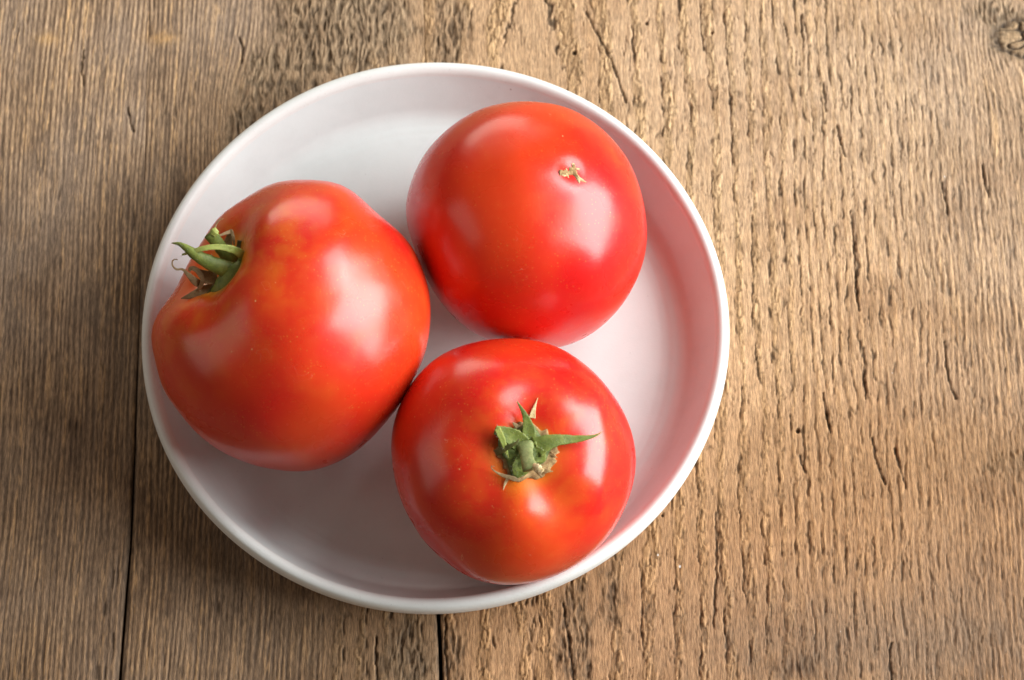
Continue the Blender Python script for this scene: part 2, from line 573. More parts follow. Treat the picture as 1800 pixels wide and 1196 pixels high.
def wood(x, y, which, dl, dr, al=1.0, ar=1.0):
    """x, y in mm; dl/dr: distance to the board's left and right edge in mm -> height in mm, colour"""
    # grain bends round the knots
    wl = np.hypot((x - KNOT_L[0]) / 9, (y - KNOT_L[1]) / 13)
    wr = np.hypot((x - KNOT_R[0]) / 8, (y - KNOT_R[1]) / 9)
    warp = -9 * np.tanh((x - KNOT_L[0]) / 9) * np.exp(-(wl / 1.9) ** 2)
    wrp2 = -7 * np.tanh((x - KNOT_R[0]) / 8) * np.exp(-(wr / 2.0) ** 2)
    if which == 'A':
        h, c = fine_wood(x, y, 11, 0.0)
        c = c * 1.02
    else:
        # heart lines of the broad board: long ellipses that close just above the plate and below it
        x2, y2 = mm(950, 1500)
        e1 = np.hypot(x - XK + wrp2 * 0, np.maximum(0, y - YK) * 0.17)
        e2 = np.hypot(x - x2, (y - y2) * 0.20)
        R = np.where(x > XK + 30, np.minimum(e1, e2 + 6), np.minimum(e1, e2)) + wrp2
        hC, cC = flaky_wood(x, y, 41, R)
        if which == 'C':
            h, c = hC, cC
            # far right: finer, fibrous
            t = sstep(150, 215, x + 12 * perlin(x / 30, y / 40, 77))
            hf, cf = fine_wood(x, y, 61, wrp2)
            h = h * (1 - 0.35 * t) + 1.15 * hf * t * (0.65 + 0.7 * perlin(x / 3, y / 5, 105))
            c = mixc(c, cf * np.array([1.12, 1.12, 1.12]), 0.62 * t)
        else:
            hB, cB = fine_wood(x, y, 23, warp)
            t = sstep(-62, -28, x + 10 * perlin(x / 25, y / 35, 78)) * 0.85
            rough = np.exp(-(wl / 1.5) ** 2)
            t = np.maximum(t, 0.85 * rough)
            pass
            h = hB * (1 - t) + hC * t * (1 + 0.8 * rough)
            c = mixc(cB, cC * 0.72, t)
            c = mixc(c, (0.085, 0.060, 0.040), np.clip(0.55 * rough * (0.6 + perlin(x / 2.2, y / 4, 79)), 0, 0.8))
    tw = np.zeros(x.shape)
    if which == 'B':
        for px, py, rx, ry, k in ((600, 45, 34, 26, 1.1), (500, 150, 20, 20, 1.2), (440, 225, 12, 10, 1.2), (715, 1170, 14, 24, 0.8)):
            tw = np.maximum(tw, k * bell(x, y, px, py, rx, ry, 88 + int(px)))
    if which == 'C':
        for px, py, rx, ry, k in ((790, 60, 12, 30, 0.85), (1745, 20, 12, 6, 1.0), (1768, 815, 14, 8, 0.9), (1010, 1120, 9, 30, 0.9), (1075, 1040, 7, 30, 0.7), (800, 1150, 8, 22, 0.7), (1400, 1170, 22, 9, 0.7), (1700, 1120, 26, 20, 0.6)):
            tw = np.maximum(tw, k * bell(x, y, px, py, rx, ry, 88 + int(px) % 150))
    if which != 'A':
        tw = sstep(0.35, 0.75, tw)
        ht, ct = torn_wood(x, y, 160)
        ct = ct * (np.array([0.80, 0.78, 0.76]) if which == 'B' else np.array([1.05, 1.0, 0.95]))
        h = h * (1 - tw) + ht * tw
        c = mixc(c, ct, tw)
    # the knot at the right: a dark ragged crack round a brown heart
    if which == 'C':
        d = np.hypot((x - KNOT_R[0]) / 11.5, (y - KNOT_R[1]) / 8.0) + 0.30 * fbm(x / 5, y / 4, 90)
        ringk = np.exp(-((d - 1) / 0.15) ** 2) * (0.8 + 0.5 * perlin(x / 3, y / 3, 92))
        kc = np.abs(perlin(x / 13, y / 5.0, 107) + 0.05)
        ringk = np.maximum(ringk, (1 - sstep(0.03, 0.11, kc)) * (d < 1))
        h = np.where(d < 1, 0.45 * h + 0.3 * fbm(x / 2.5, y / 1.6, 91), h) - 1.3 * np.clip(ringk, 0, 1)
        c = mixc(c, np.array([0.30, 0.19, 0.10]) * (1 + 0.5 * perlin(x / 1.5, y / 1.0, 108))[..., None], 0.85 * (1 - sstep(0.8, 1.05, d)))
        c = mixc(c, (0.15, 0.095, 0.05), 0.6 * np.exp(-((d - 1.1) / 0.35) ** 2))
        c = mixc(c, (0.045, 0.028, 0.018), np.clip(ringk, 0, 0.95))
        c = mixc(c, (0.15, 0.10, 0.06), 0.75 * bell(x, y, 1742, 22, 9, 5, 93) * np.clip(0.6 + perlin(x / 2, y / 3, 94), 0, 1))
        c = mixc(c, (0.15, 0.095, 0.05), 0.65 * bell(x, y, 1765, 815, 16, 9, 95) * np.clip(0.75 + perlin(x / 1.5, y / 4, 96), 0, 1))
        c = mixc(c, (0.33, 0.185, 0.085), 0.50 * bell(x, y, 1560, 790, 60, 16, 97))
        c = mixc(c, (0.36, 0.205, 0.095), 0.35 * bell(x, y, 1480, 910, 70, 22, 98))
        c = mixc(c, (0.21, 0.155, 0.115), 0.65 * bell(x, y, 1560, 1130, 80, 24, 99))
        c = mixc(c, c * np.array([0.80, 0.70, 0.61]), np.clip(1 - sstep(-95, 55, y + 14 * perlin(x / 40, y / 40, 103)), 0, 1))  # front browned and dimmed, part of the light gradient painted into the board
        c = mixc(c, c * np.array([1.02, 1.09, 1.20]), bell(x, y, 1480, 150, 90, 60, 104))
        c = mixc(c, (0.50, 0.28, 0.13), 0.35 * bell(x, y, 1040, 80, 2.5, 26, 100))
    if which == 'A':
        for px, py, rx, ry in ((85, 68, 4.5, 2.4), (286, 66, 6.5, 2.6)):
            c = mixc(c, (0.46, 0.265, 0.115), 0.8 * np.clip(bell(x, y, px, py, rx, ry, 101) * (0.9 + 0.6 * perlin(x / 1.2, y / 2.5, 102)), 0, 1))
    if which == 'B':
        c = mixc(c, (0.46, 0.265, 0.115), 0.8 * np.clip(bell(x, y, 286, 66, 6.5, 2.6, 101) * (0.9 + 0.6 * perlin(x / 1.2, y / 2.5, 102)), 0, 1))
    if which != 'C':   # browner and darker in front, paler behind: light falloff put into the colour
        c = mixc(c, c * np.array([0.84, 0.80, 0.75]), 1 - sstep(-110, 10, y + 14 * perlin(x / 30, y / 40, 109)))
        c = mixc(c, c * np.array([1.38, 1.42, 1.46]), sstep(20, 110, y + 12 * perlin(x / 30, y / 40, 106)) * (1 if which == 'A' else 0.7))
    # old brown blotches
    bl = sstep(0.05, 0.45, fbm(x / 38, y / 30, 120))
    c = mixc(c, c * np.array([0.72, 0.66, 0.60]), 0.45 * bl)
    for (px, py, r) in HOLES:
        cx, cy = mm(px, py)
        if (which == 'C'):
            d = np.hypot(x - cx, (y - cy) * 0.8)
            m = 1 - sstep(r * 0.75, r * 1.15, d)
            h -= 1.6 * m
            c = mixc(c, (0.03, 0.018, 0.010), 0.9 * m)
    for i, p in enumerate(CRACKS_MM):
        x0, x1 = p[:, 0].min() - 4, p[:, 0].max() + 4
        y0, y1 = p[:, 1].min() - 4, p[:, 1].max() + 4
        m = (x > x0) & (x < x1) & (y > y0) & (y < y1)
        if not m.any():
            continue
        xs, ys = x[m], y[m]
        wob = 0.5 * perlin(xs / 3, ys / 4, 130 + i) + 0.25 * perlin(xs, ys / 1.5, 131 + i)
        d = seg_dist(xs, ys, p, wob)
        k = 1 - sstep(0.15, 0.62, d + 0.2 * perlin(xs / 2, ys / 3, 132))
        h[m] -= 0.9 * k
        c[m] = mixc(c[m], (0.05, 0.030, 0.018), 0.85 * k)
    # worn arrises
    for d, k in ((dl, al), (dr, ar)):
        d = d + 0.25 * perlin(x / 4, y / 5, 140)
        h = h - 0.9 * k * np.exp(-np.clip(d, 0, 50) / 0.55)
        c = mixc(c, (0.07, 0.045, 0.028), np.clip(0.8 * k, 0, 0.9) * np.exp(-np.clip(d, 0, 50) / 0.7))
    return h, c


def lines(a, b, lo, hi, step, n_out=14):
    """coordinates that are dense in [lo, hi] and widen outside it"""
    lo, hi = max(a, lo), min(b, hi)
    mid = np.linspace(lo, hi, int((hi - lo) / step) + 2)
    parts = [mid]
    if lo - a > 1e-6:
        t = np.linspace(1, 0, n_out, endpoint=False)
        parts.insert(0, lo - (lo - a) * t ** 1.6)
    if b - hi > 1e-6:
        t = np.linspace(0, 1, n_out + 1)[1:]
        parts.append(hi + (b - hi) * t ** 1.6)
    return np.concatenate(parts)


YL, YH = -0.155, 0.168
XL, XH = -0.198, 0.252
ys = lines(-0.34, 0.36, YL, YH, 0.00050)


def plank(xl, xr, which, z, al=None, ar=None):
    """xl, xr: functions of y giving the edges"""
    ref_l, ref_r = float(xl(np.array([0.0]))[0]), float(xr(np.array([0.0]))[0])
    s = (lines(ref_l, ref_r, XL, XH, 0.00043) - ref_l) / (ref_r - ref_l)
    Yg, Sg = np.meshgrid(ys, s, indexing='ij')
    L, R = xl(ys)[:, None], xr(ys)[:, None]
    Xg = L + (R - L) * Sg
    x, y = Xg * 1000, Yg * 1000
    one = lambda q: np.ones(q.shape)
    h, c = wood(x, y, which, (Xg - L) * 1000, (R - Xg) * 1000, (al or one)(ys)[:, None], (ar or one)(ys)[:, None])
    Z = (h - 0.42) * 0.001 + z
    V = np.stack([Xg, Yg, Z], -1)
    # skirt: sides go down to the underside
    def drop(P):
        Q = P.copy()
        Q[..., 2] = -0.022
        return Q
    V = np.concatenate([drop(V[:, :1]), V, drop(V[:, -1:])], 1)
    c = np.concatenate([c[:, :1] * 0.6, c, c[:, -1:] * 0.6], 1)
    V = np.concatenate([drop(V[:1]), V, drop(V[-1:])], 0)
    c = np.concatenate([c[:1], c, c[-1:]], 0)
    me = grid_mesh("plank", V)
    set_col(me, 'wood', np.clip(c, 0.01, 1))
    return link("plank", me, M_WOOD, table)


def gap1(y):   # the left joint opens towards the viewer and closes up at the back
    return np.interp(y, [-0.15, -0.05, 0.05, 0.075, 0.3], [0.00060, 0.00035, 0.00006, 0.00003, 0.00002])


def worn1(y):
    return np.interp(y, [-0.07, -0.02, 0.03, 0.075], [1.0, 0.6, 0.25, 0.0])


def gap2(y):
    return np.interp(y, [-0.16, -0.10, 0.10, 0.20], [0.0009, 0.0008, 0.00006, 0.00004])


def worn2(y):
    return np.interp(y, [-0.10, 0.10], [1.0, 0.2])


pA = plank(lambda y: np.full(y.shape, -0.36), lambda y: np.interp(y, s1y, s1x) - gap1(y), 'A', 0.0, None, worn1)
pA['label'] = "straight fine-grained dark brown plank at the left"
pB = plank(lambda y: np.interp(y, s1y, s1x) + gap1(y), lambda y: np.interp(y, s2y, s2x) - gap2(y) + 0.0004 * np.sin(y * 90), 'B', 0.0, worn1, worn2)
pB['label'] = "narrower plank with a dark rough knot under the plate's upper left"
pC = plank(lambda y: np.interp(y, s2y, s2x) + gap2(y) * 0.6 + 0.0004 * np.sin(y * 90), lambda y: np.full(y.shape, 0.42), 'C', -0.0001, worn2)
pC['label'] = "broad paler plank with flaking grain at the right"


def box_mesh(name, x0, x1, y0, y1, z0, z1):
    v = [(x, y, z) for x in (x0, x1) for y in (y0, y1) for z in (z0, z1)]
    f = [(0, 1, 3, 2), (4, 6, 7, 5), (0, 4, 5, 1), (2, 3, 7, 6), (0, 2, 6, 4), (1, 5, 7, 3)]
    me = bpy.data.meshes.new(name)
    me.from_pydata(v, [], f)
    set_col(me, 'wood', np.full((8, 3), 0.09) * np.array([1.0, 0.68, 0.42]))
    return me


for bx in (-0.117, -0.001):  # unseen strips added under the joints to block light from below
    link("batten", box_mesh("batten", bx - 0.03, bx + 0.03, -0.33, 0.35, -0.045, -0.0125 - 0.0096), M_WOOD, table)

# ------------------------------------------------------------------ the plate
FLOOR = 0.0060


def smooth_curve(P, n):
    """Catmull-Rom through the rows of P"""
    P = np.asarray(P, float)
    Q = np.concatenate([[2 * P[0] - P[1]], P, [2 * P[-1] - P[-2]]])
    d = np.concatenate([[0], np.cumsum(np.linalg.norm(np.diff(P, axis=0), axis=1))])
    t = np.linspace(0, d[-1], n)
    k = np.clip(np.searchsorted(d, t, side='right') - 1, 0, len(P) - 2)
    s = ((t - d[k]) / (d[k + 1] - d[k]))[:, None]
    a, b, c, e = Q[k], Q[k + 1], Q[k + 2], Q[k + 3]
    return 0.5 * (2 * b + (c - a) * s + (2 * a - 5 * b + 4 * c - e) * s ** 2 + (3 * b - a - 3 * c + e) * s ** 3)


def lathe(name, prof, seg=256, jitter=0.0003, seed=5):
    P = np.asarray(prof)
    a = np.linspace(0, 2 * np.pi, seg, endpoint=False)
    A, Rr = np.meshgrid(a, P[:, 0])
    Zz = np.repeat(P[:, 1][:, None], seg, 1)
    # hand-thrown: very slightly out of round
    k = (np.sin(2 * A + 0.6) * 0.6 + np.sin(3 * A + 2.0) * 0.4 + 0.35 * np.sin(7 * A + 1)) * jitter
    Rr2 = Rr + k * np.clip(Rr / 0.1, 0, 1)
    Zz = Zz + 0.5 * jitter * np.sin(3 * A + 1.0) * np.clip((Zz - 0.01) / 0.02, 0, 1)
    V = np.stack([Rr2 * np.cos(A), Rr2 * np.sin(A), Zz], -1)
    return grid_mesh(name, V, True)


plate = empty("plate")
plate['label'] = "round off-white stoneware plate with an upright rim holding the three tomatoes"
plate['category'] = "plate"
inner = [(0.0003, 0.0060), (0.03, 0.0060), (0.06, 0.00602), (0.082, 0.0060), (0.0900, 0.0063), (0.0940, 0.0071),
         (0.0970, 0.0092), (0.0990, 0.0128), (0.1010, 0.0172), (0.1030, 0.0218), (0.1043, 0.0250)]
outer = [(0.1099, 0.0238), (0.1090, 0.0195), (0.1066, 0.0130), (0.1020, 0.0066), (0.0950, 0.0030), (0.0885, 0.0020), (0.0875, 0.0002)]
lip = [inner[-1], (0.1049, 0.0266), (0.1060, 0.0278), (0.1073, 0.0282), (0.1087, 0.0277), (0.1096, 0.0261), outer[0]]
foot = [outer[-1], (0.0862, -0.0001), (0.0845, 0.0002), (0.0835, 0.0018), (0.05, 0.0022), (0.0003, 0.0022)]
pin = smooth_curve(inner, 180)
# faint throwing rings left by the potter
pin[:, 1] += 0.00005 * np.sin(pin[:, 0] * 1900) * np.exp(-((pin[:, 0] - 0.090) / 0.005) ** 2)
link("plate_well", lathe("plate_well", pin), M_PLATE, plate)
link("rim", lathe("rim", smooth_curve(lip, 40)), M_RIM, plate)
link("outer_wall", lathe("outer_wall", smooth_curve(outer, 40)), M_RIM, plate)
link("foot_ring", lathe("foot_ring", smooth_curve(foot, 40)), M_RIM, plate)

# ------------------------------------------------------------------ tomatoes
OUT_L = [(55, 640), (60, 600), (80, 540), (120, 490), (165, 435), (188, 375), (230, 310), (260, 255), (300, 200), (360, 155), (420, 110), (500, 70), (590, 55), (660, 54), (740, 65), (800, 90), (850, 125), (900, 178), (960, 228), (1000, 262), (1040, 320), (1075, 390), (1095, 460), (1105, 540), (1103, 620), (1090, 680), (1060, 770), (1010, 860), (960, 940), (900, 1010), (830, 1075), (740, 1125), (650, 1148), (560, 1150), (470, 1135), (380, 1105), (290, 1060), (220, 1000), (160, 930), (110, 860), (80, 780), (60, 700)]
OUT_L = np.array(OUT_L) / 2.135 + [240, 290]
OUT_B = [(18, 520), (25, 440), (40, 380), (80, 290), (150, 190), (230, 120), (320, 75), (420, 48), (520, 38), (620, 42), (720, 62), (810, 100), (890, 155), (960, 225), (1020, 300), (1070, 390), (1100, 470), (1113, 560), (1112, 640), (1095, 720), (1060, 810), (1010, 900), (950, 970), (880, 1030), (790, 1085), (700, 1120), (610, 1138), (530, 1142), (440, 1130), (380, 1112), (310, 1075), (240, 1020), (170, 950), (110, 860), (70, 780), (40, 690), (22, 600)]
OUT_B = np.array(OUT_B) / 2.546 + [680, 580]
OUT_T = [(32, 590), (38, 500), (60, 410), (100, 320), (150, 250), (220, 180), (310, 115), (400, 75), (500, 52), (600, 48), (700, 58), (780, 80), (860, 120), (940, 180), (1010, 255), (1060, 330), (1100, 430), (1125, 530), (1138, 640), (1130, 740), (1100, 840), (1050, 940), (980, 1030), (900, 1100), (820, 1145), (740, 1172), (660, 1182), (580, 1180), (500, 1168), (420, 1143), (340, 1105), (260, 1040), (190, 960), (130, 860), (90, 770), (55, 670)]
OUT_T = np.array(OUT_T) / 2.6 + [700, 160]


def cam2world(v):
    v = np.asarray(v, float)
    v = v / np.linalg.norm(v)
    return v[0] * XC + v[1] * YC + v[2] * ZC


def tomato_shape(R, squash, dimple, dimple_w, lobes, seed, nt=150, nphi=220, blossom=0.02):
    """unit-ish tomato, stem end at +Z, (nt, nphi, 3) plus polar angle"""
    th = np.linspace(0.0025, np.pi - 0.0025, nt)
    # more rows near the stem
    th = th - 0.28 * np.sin(2 * th) * (th < np.pi / 2)
    ph = np.linspace(0, 2 * np.pi, nphi, endpoint=False)
    T, P = np.meshgrid(th, ph, indexing='ij')
    rs = np.random.RandomState(seed)
    lob = np.zeros_like(T)
    for n, a, p0 in lobes:
        lob += a * np.cos(n * P + p0)
    shoulder = np.exp(-((T - 0.75) / 0.55) ** 2) + 0.25
    rho = np.sin(T) * (1 + lob * shoulder * sstep(0.0, 0.5, T))
    z = squash * np.cos(T)
    # full-cheeked profile
    rho = rho * (1 + 0.05 * np.sin(T) ** 2 * np.cos(2 * T))
    z -= dimple * np.exp(-(rho / dimple_w) ** 2) * (T < np.pi / 2)
    z += lob * 0.75 * np.exp(-((rho - 0.42) / 0.22) ** 2) * (T < np.pi / 2)
    z += blossom * np.exp(-(rho / 0.10) ** 2) * (T > np.pi / 2)
    n3 = perlin(2.1 * rho * np.cos(P) + 9 + seed, 2.1 * rho * np.sin(P) + z * 1.7 + 5, 200 + seed)
    rr = 1 + 0.016 * n3
    return np.stack([rho * np.cos(P) * rr, rho * np.sin(P) * rr, z * rr], -1) * R, T


def make_tomato(outline, axis_cam, spin, squash, dimple, dimple_w, lobes, seed, mat, blossom, label, warm_stem):
    c_img = (outline.max(0) + outline.min(0)) / 2
    V, T = tomato_shape(1.0, squash, dimple, dimple_w, lobes, seed, blossom=blossom)
    ax = cam2world(axis_cam)
    q = Vector((0, 0, 1)).rotation_difference(Vector(ax)).to_matrix() @ Matrix.Rotation(spin, 3, 'Z')
    V = V @ np.array(q).T
    rim0 = T.copy()
    Rg = (outline.max(0) - outline.min(0)).mean() / 2 * 0.90 / FPX
    cz = FLOOR + Rg
    V = V * Rg
    ang = np.arctan2(-(outline[:, 1] - c_img[1]), outline[:, 0] - c_img[0])
    rad = np.hypot(outline[:, 0] - c_img[0], outline[:, 1] - c_img[1])
    o = np.argsort(ang)
    ang, rad = ang[o], rad[o]
    bins = np.linspace(-np.pi, np.pi, 73)[:-1]
    want = np.interp(bins, ang, rad, period=2 * np.pi)
    C = None
    for it in range(9):
        C = tp(c_img[0], c_img[1], cz)
        vz = (CAM - C) / np.linalg.norm(CAM - C)
        vx = XC - vz * (XC @ vz)
        vx /= np.linalg.norm(vx)
        vy = np.cross(vz, vx)
        uv = project(V.reshape(-1, 3) + C)
        du, dv = uv[:, 0] - c_img[0], -(uv[:, 1] - c_img[1])
        a = np.arctan2(dv, du)
        r = np.hypot(du, dv)
        b = np.round((a + np.pi) / (2 * np.pi) * 72).astype(int) % 72
        have = np.zeros(72)
        np.maximum.at(have, b, r)
        ratio = want / have
        F = np.fft.rfft(ratio)
        F[15:] = 0
        ratio = np.fft.irfft(F, 72)
        px, py, pz = (V @ vx), (V @ vy), (V @ vz)
        w = np.hypot(px, py)
        k = np.interp(np.arctan2(py, px), bins, ratio, period=2 * np.pi)
        wt = np.clip(w / np.sqrt(w ** 2 + pz ** 2), 0, 1) ** 5
        mean = ratio.mean()
        f = mean + (k - mean) * wt
        V = px[..., None] * f[..., None] * vx + py[..., None] * f[..., None] * vy + (pz * mean)[..., None] * vz
        # rest on the plate, flattened a touch where it sits
        zmin = V[..., 2].min()
        cz = FLOOR - zmin - 0.0004
    V = V.copy()
    low = V[..., 2] + C[2] < FLOOR + 0.0
    root = empty("tomato", (C[0], C[1], FLOOR))
    root['label'] = label
    root['category'] = "tomato"
    root['group'] = "red tomatoes on the plate"
    W = V + C
    W[..., 2] = np.maximum(W[..., 2], FLOOR + 0.00002)
    loc = np.array([C[0], C[1], FLOOR])
    me = grid_mesh("tomato_skin", (W - loc)[::-1], True)
    # cap the two tiny polar holes
    ripe = (np.exp(-(T / 0.80) ** 2) * warm_stem)[::-1]
    ring = (np.exp(-((T - 0.20) / 0.075) ** 2) * min(1.0, warm_stem) * 0.8)[::-1]
    set_val(me, 'ripe', np.clip(ripe, 0, 1))
    set_val(me, 'ring', np.clip(ring, 0, 1))
    import bmesh
    bm = bmesh.new()
    bm.from_mesh(me)
    bm.verts.ensure_lookup_table()
    be = [e for e in bm.edges if e.is_boundary]
    bmesh.ops.holes_fill(bm, edges=be, sides=0)
    bmesh.ops.recalc_face_normals(bm, faces=bm.faces)
    for f_ in bm.faces:
        f_.smooth = True
    bvh = BVHTree.FromBMesh(bm)
    bm.to_mesh(me)
    bm.free()
    skin = link("skin", me, mat, root)
    info = dict(root=root, C=C, loc=loc, axis=ax, bvh=bvh, pole=W[0].mean(0), bpole=W[-1].mean(0))
    print("tomato", np.round(C * 1000, 1), "z", round(V[..., 2].min() * 1000, 1), round(V[..., 2].max() * 1000, 1), "fit", np.round(ratio.min(), 3), np.round(ratio.max(), 3))
    return info


TOM_L = make_tomato(OUT_L, (-0.60, 0.55, 0.60), 0.4, 0.90, 0.25, 0.30, [(5, 0.009, 0.3), (3, 0.009, 1.0), (2, 0.015, 0.5)], 3,
                    mat_tomato("tomato_skin_left", 0.13, 1.3), 0.0,
                    "large misshapen tomato at the plate's left, its curled green stem pointing up and left", 1.0)
TOM_T = make_tomato(OUT_T, (-0.37, -0.42, -0.83), 0.0, 0.93, 0.2, 0.3, [(4, 0.02, 0.3), (3, 0.012, 2.0)], 4,
                    mat_tomato("tomato_skin_back", 0.47, 0.8), 0.022,
                    "tomato turned with its small tan blossom scar up, at the plate's back", 0.0)
TOM_B = make_tomato(OUT_B, (0.10, 0.10, 0.99), 0.9, 0.86, 0.125, 0.36, [(5, 0.018, 0.0), (3, 0.014, 1.6)], 5,
                    mat_tomato("tomato_skin_front", 0.81, 1.0), 0.0,
                    "tomato at the plate's front with its star-shaped green calyx facing up", 0.5)


def hit(t, px, py, lift=0.0):
    """point on the tomato's skin seen at a photo pixel, lifted mm along its normal"""
    o = Vector(CAM - t['loc'])
    d = Vector(ray(px, py))
    p, n, i, dist = t['bvh'].ray_cast(o, d)
    if p is None:
        p, n, i, dist = t['bvh'].find_nearest(Vector(at_depth(px, py, -(t['C'] - CAM) @ ZC) - t['loc']))
    if n.dot(d) > 0:
        n = -n
    p = p - d * (lift * 0.001)
    return np.array(p) + t['loc']


def ribbon(name, pts, widths, thick, t, parent, mat, side_hint=None, cup=0.25, n=36, m=12, rough=0.10, seed=1, normal=None):
    """a sepal: flattened tapering strip swept along 3-D points (world), widths and thick in mm"""
    P = smooth_curve(np.asarray(pts), n)
    W = np.interp(np.linspace(0, 1, n), np.linspace(0, 1, len(widths)), widths) * 0.001
    tan = np.gradient(P, axis=0)
    tan /= np.linalg.norm(tan, axis=1)[:, None]
    nref = np.asarray(ZC if normal is None else normal, float)
    rs = np.random.RandomState(seed)
    V = np.zeros((n, m, 3))
    for i in range(n):
        s = np.cross(tan[i], nref)
        if np.linalg.norm(s) < 0.25:
            s = prev
        s = s / np.linalg.norm(s)
        prev = s
        nn = np.cross(s, tan[i])
        hw = max(W[i] / 2, 0.00012)
        th = max(min(thick * 0.001, hw * 0.9), 0.0001)
        ph = np.linspace(0, 2 * np.pi, m, endpoint=False)
        cx = np.cos(ph)
        cy = np.sin(ph)
        r = 1 + rough * perlin(np.full(m, i * 0.35 + seed), ph * 1.1, 300 + seed % 20)
        V[i] = P[i] + np.outer(cx * hw * r, s) + np.outer(cy * th / 2 * r + cup * hw * (cx ** 2 - 0.5), nn)
    V = V - t['loc']
    me = grid_mesh(name, V, True)
    import bmesh
    bm = bmesh.new()
    bm.from_mesh(me)
    bmesh.ops.holes_fill(bm, edges=[e for e in bm.edges if e.is_boundary], sides=0)
    bmesh.ops.recalc_face_normals(bm, faces=bm.faces)
    bm.to_mesh(me)
    bm.free()
    o = link(name, me, mat, parent)
    return o


def tube(name, pts, radii, t, parent, mat, seed=1, rough=0.12, n=30):
    return ribbon(name, pts, [2 * r for r in radii], 99, t, parent, mat, cup=0.0, n=n, m=14, rough=rough, seed=seed)


def sub_empty(name, t):
    o = empty(name)
    o.parent = t['root']
    return o


# ---- calyx of the front tomato; zoomed photo coordinates z(x, y) -> pixels
def zb(x, y):
    return 820 + x / 5.98, 680 + y / 5.98


def ptsB(L):
    return [hit(TOM_B, *zb(x, y), lift) for x, y, lift in L]


calB = sub_empty("calyx", TOM_B)
k = 1 / 5.98 * 0.2  # zoomed pixel -> mm


def wB(*a):
    return [v * k for v in a]


def star_disc(name, t, parent, mat, centre, ring, lift_c, seed, dome=0.5, rows=9):
    """irregular disc that lies on the skin; ring: list of world points round it"""
    ringp = np.asarray(ring)
    n = 64
    d = np.arange(len(ringp) + 1)
    R = np.stack([np.interp(np.linspace(0, len(ringp), n, endpoint=False), d, np.append(ringp[:, i], ringp[0, i])) for i in range(3)], 1)
    c = np.asarray(centre)
    V = []
    for j in range(rows):
        s = j / (rows - 1)
        row = c + (R - c) * max(s, 0.02)
        bulge = (1 - s ** 2) * lift_c * 0.001
        nz = (perlin(row[:, 0] * 900, row[:, 1] * 900, seed) * 0.00040 + perlin(row[:, 0] * 2100, row[:, 1] * 2100, seed + 1) * 0.00035) * (0.3 + s)
        row = row + np.outer(bulge + nz, ZC)
        V.append(row)
    V.append(R - ZC * 0.0011)
    V = np.array(V) - t['loc']
    me = grid_mesh(name, V, True)
    import bmesh
    bm = bmesh.new()
    bm.from_mesh(me)
    bmesh.ops.holes_fill(bm, edges=[e for e in bm.edges if e.is_boundary], sides=0)
    bmesh.ops.recalc_face_normals(bm, faces=bm.faces)
    bm.to_mesh(me)
    bm.free()
    return link(name, me, mat, parent)


def polar_ring(t, cx, cy, rx, ry, lift, seed, n=44, jag=0.13):
    rs = np.random.RandomState(seed)
    out = []
    for i in range(n):
        a = -2 * np.pi * i / n
        j = 1 + jag * (rs.rand() - 0.5) * 2
        out.append(hit(t, cx + rx * j * math.cos(a), cy + ry * j * math.sin(a), lift))
    return out


cx0, cy0 = zb(640, 690)
star_disc("corky_scar", TOM_B, TOM_B['root'], M_CORK, hit(TOM_B, cx0, cy0, 1.2), polar_ring(TOM_B, cx0, cy0, 51, 50, 0.35, 4), 0.2, 31)
ringg = [(345, 440), (440, 470), (530, 470), (600, 400), (690, 380), (745, 460), (800, 540), (900, 545), (930, 610), (870, 690), (830, 790), (760, 830), (690, 870), (620, 930), (540, 960), (470, 945), (440, 860), (420, 780), (360, 700), (330, 600)]
star_disc("calyx_base", TOM_B, calB, M_BASE, hit(TOM_B, *zb(630, 690), 2.6), [hit(TOM_B, *zb(x, y), 1.7) for x, y in ringg[::-1]], 0.9, 33)
ribbon("sepal", ptsB([(640, 600, 3.0), (655, 480, 3.2), (640, 380, 3.0), (608, 285, 3.6), (568, 215, 4.6), (530, 152, 6.0)]), wB(190, 150, 112, 62, 34, 8), 0.7, TOM_B, calB, M_GREEN, seed=2, cup=0.22)
ribbon("sepal", ptsB([(730, 640, 3.0), (850, 585, 3.2), (980, 560, 3.0), (1120, 552, 2.6), (1240, 540, 3.4), (1350, 517, 4.8), (1422, 475, 6.5)]), wB(230, 170, 116, 92, 66, 36, 6), 0.8, TOM_B, calB, M_GREEN, seed=3, cup=0.25)
ribbon("sepal", ptsB([(690, 700, 2.8), (770, 740, 2.8), (820, 790, 1.6)]), wB(190, 170, 30), 0.7, TOM_B, calB, M_GREEN, seed=4)
ribbon("sepal", ptsB([(600, 620, 3.0), (500, 540, 3.2), (400, 490, 3.4), (300, 455, 4.0)]), wB(200, 190, 150, 90), 0.7, TOM_B, calB, M_GREEN, seed=5)
ribbon("sepal", ptsB([(322, 440, 4.3), (362, 520, 5.2), (395, 610, 5.4), (420, 690, 4.6), (442, 750, 3.6)]), wB(62, 66, 54, 36, 10), 0.6, TOM_B, calB, M_LIME, seed=6)
ribbon("sepal", ptsB([(305, 700, 2.2), (370, 668, 4.4), (450, 628, 6.0), (525, 588, 7.0), (552, 545, 7.4)]), wB(70, 66, 52, 34, 10), 0.7, TOM_B, calB, M_OLIVE, seed=7)
ribbon("sepal", ptsB([(560, 990, 1.8), (470, 960, 2.4), (390, 935, 2.8), (318, 902, 3.4), (268, 862, 4.0), (262, 838, 4.4), (295, 836, 4.8)]), wB(26, 52, 44, 34, 20, 12, 6), 0.8, TOM_B, calB, M_DRY, seed=8)
ribbon("sepal", ptsB([(600, 780, 2.8), (550, 870, 2.6), (520, 950, 1.5)]), wB(190, 170, 60), 0.7, TOM_B, calB, M_GREEN, seed=9)
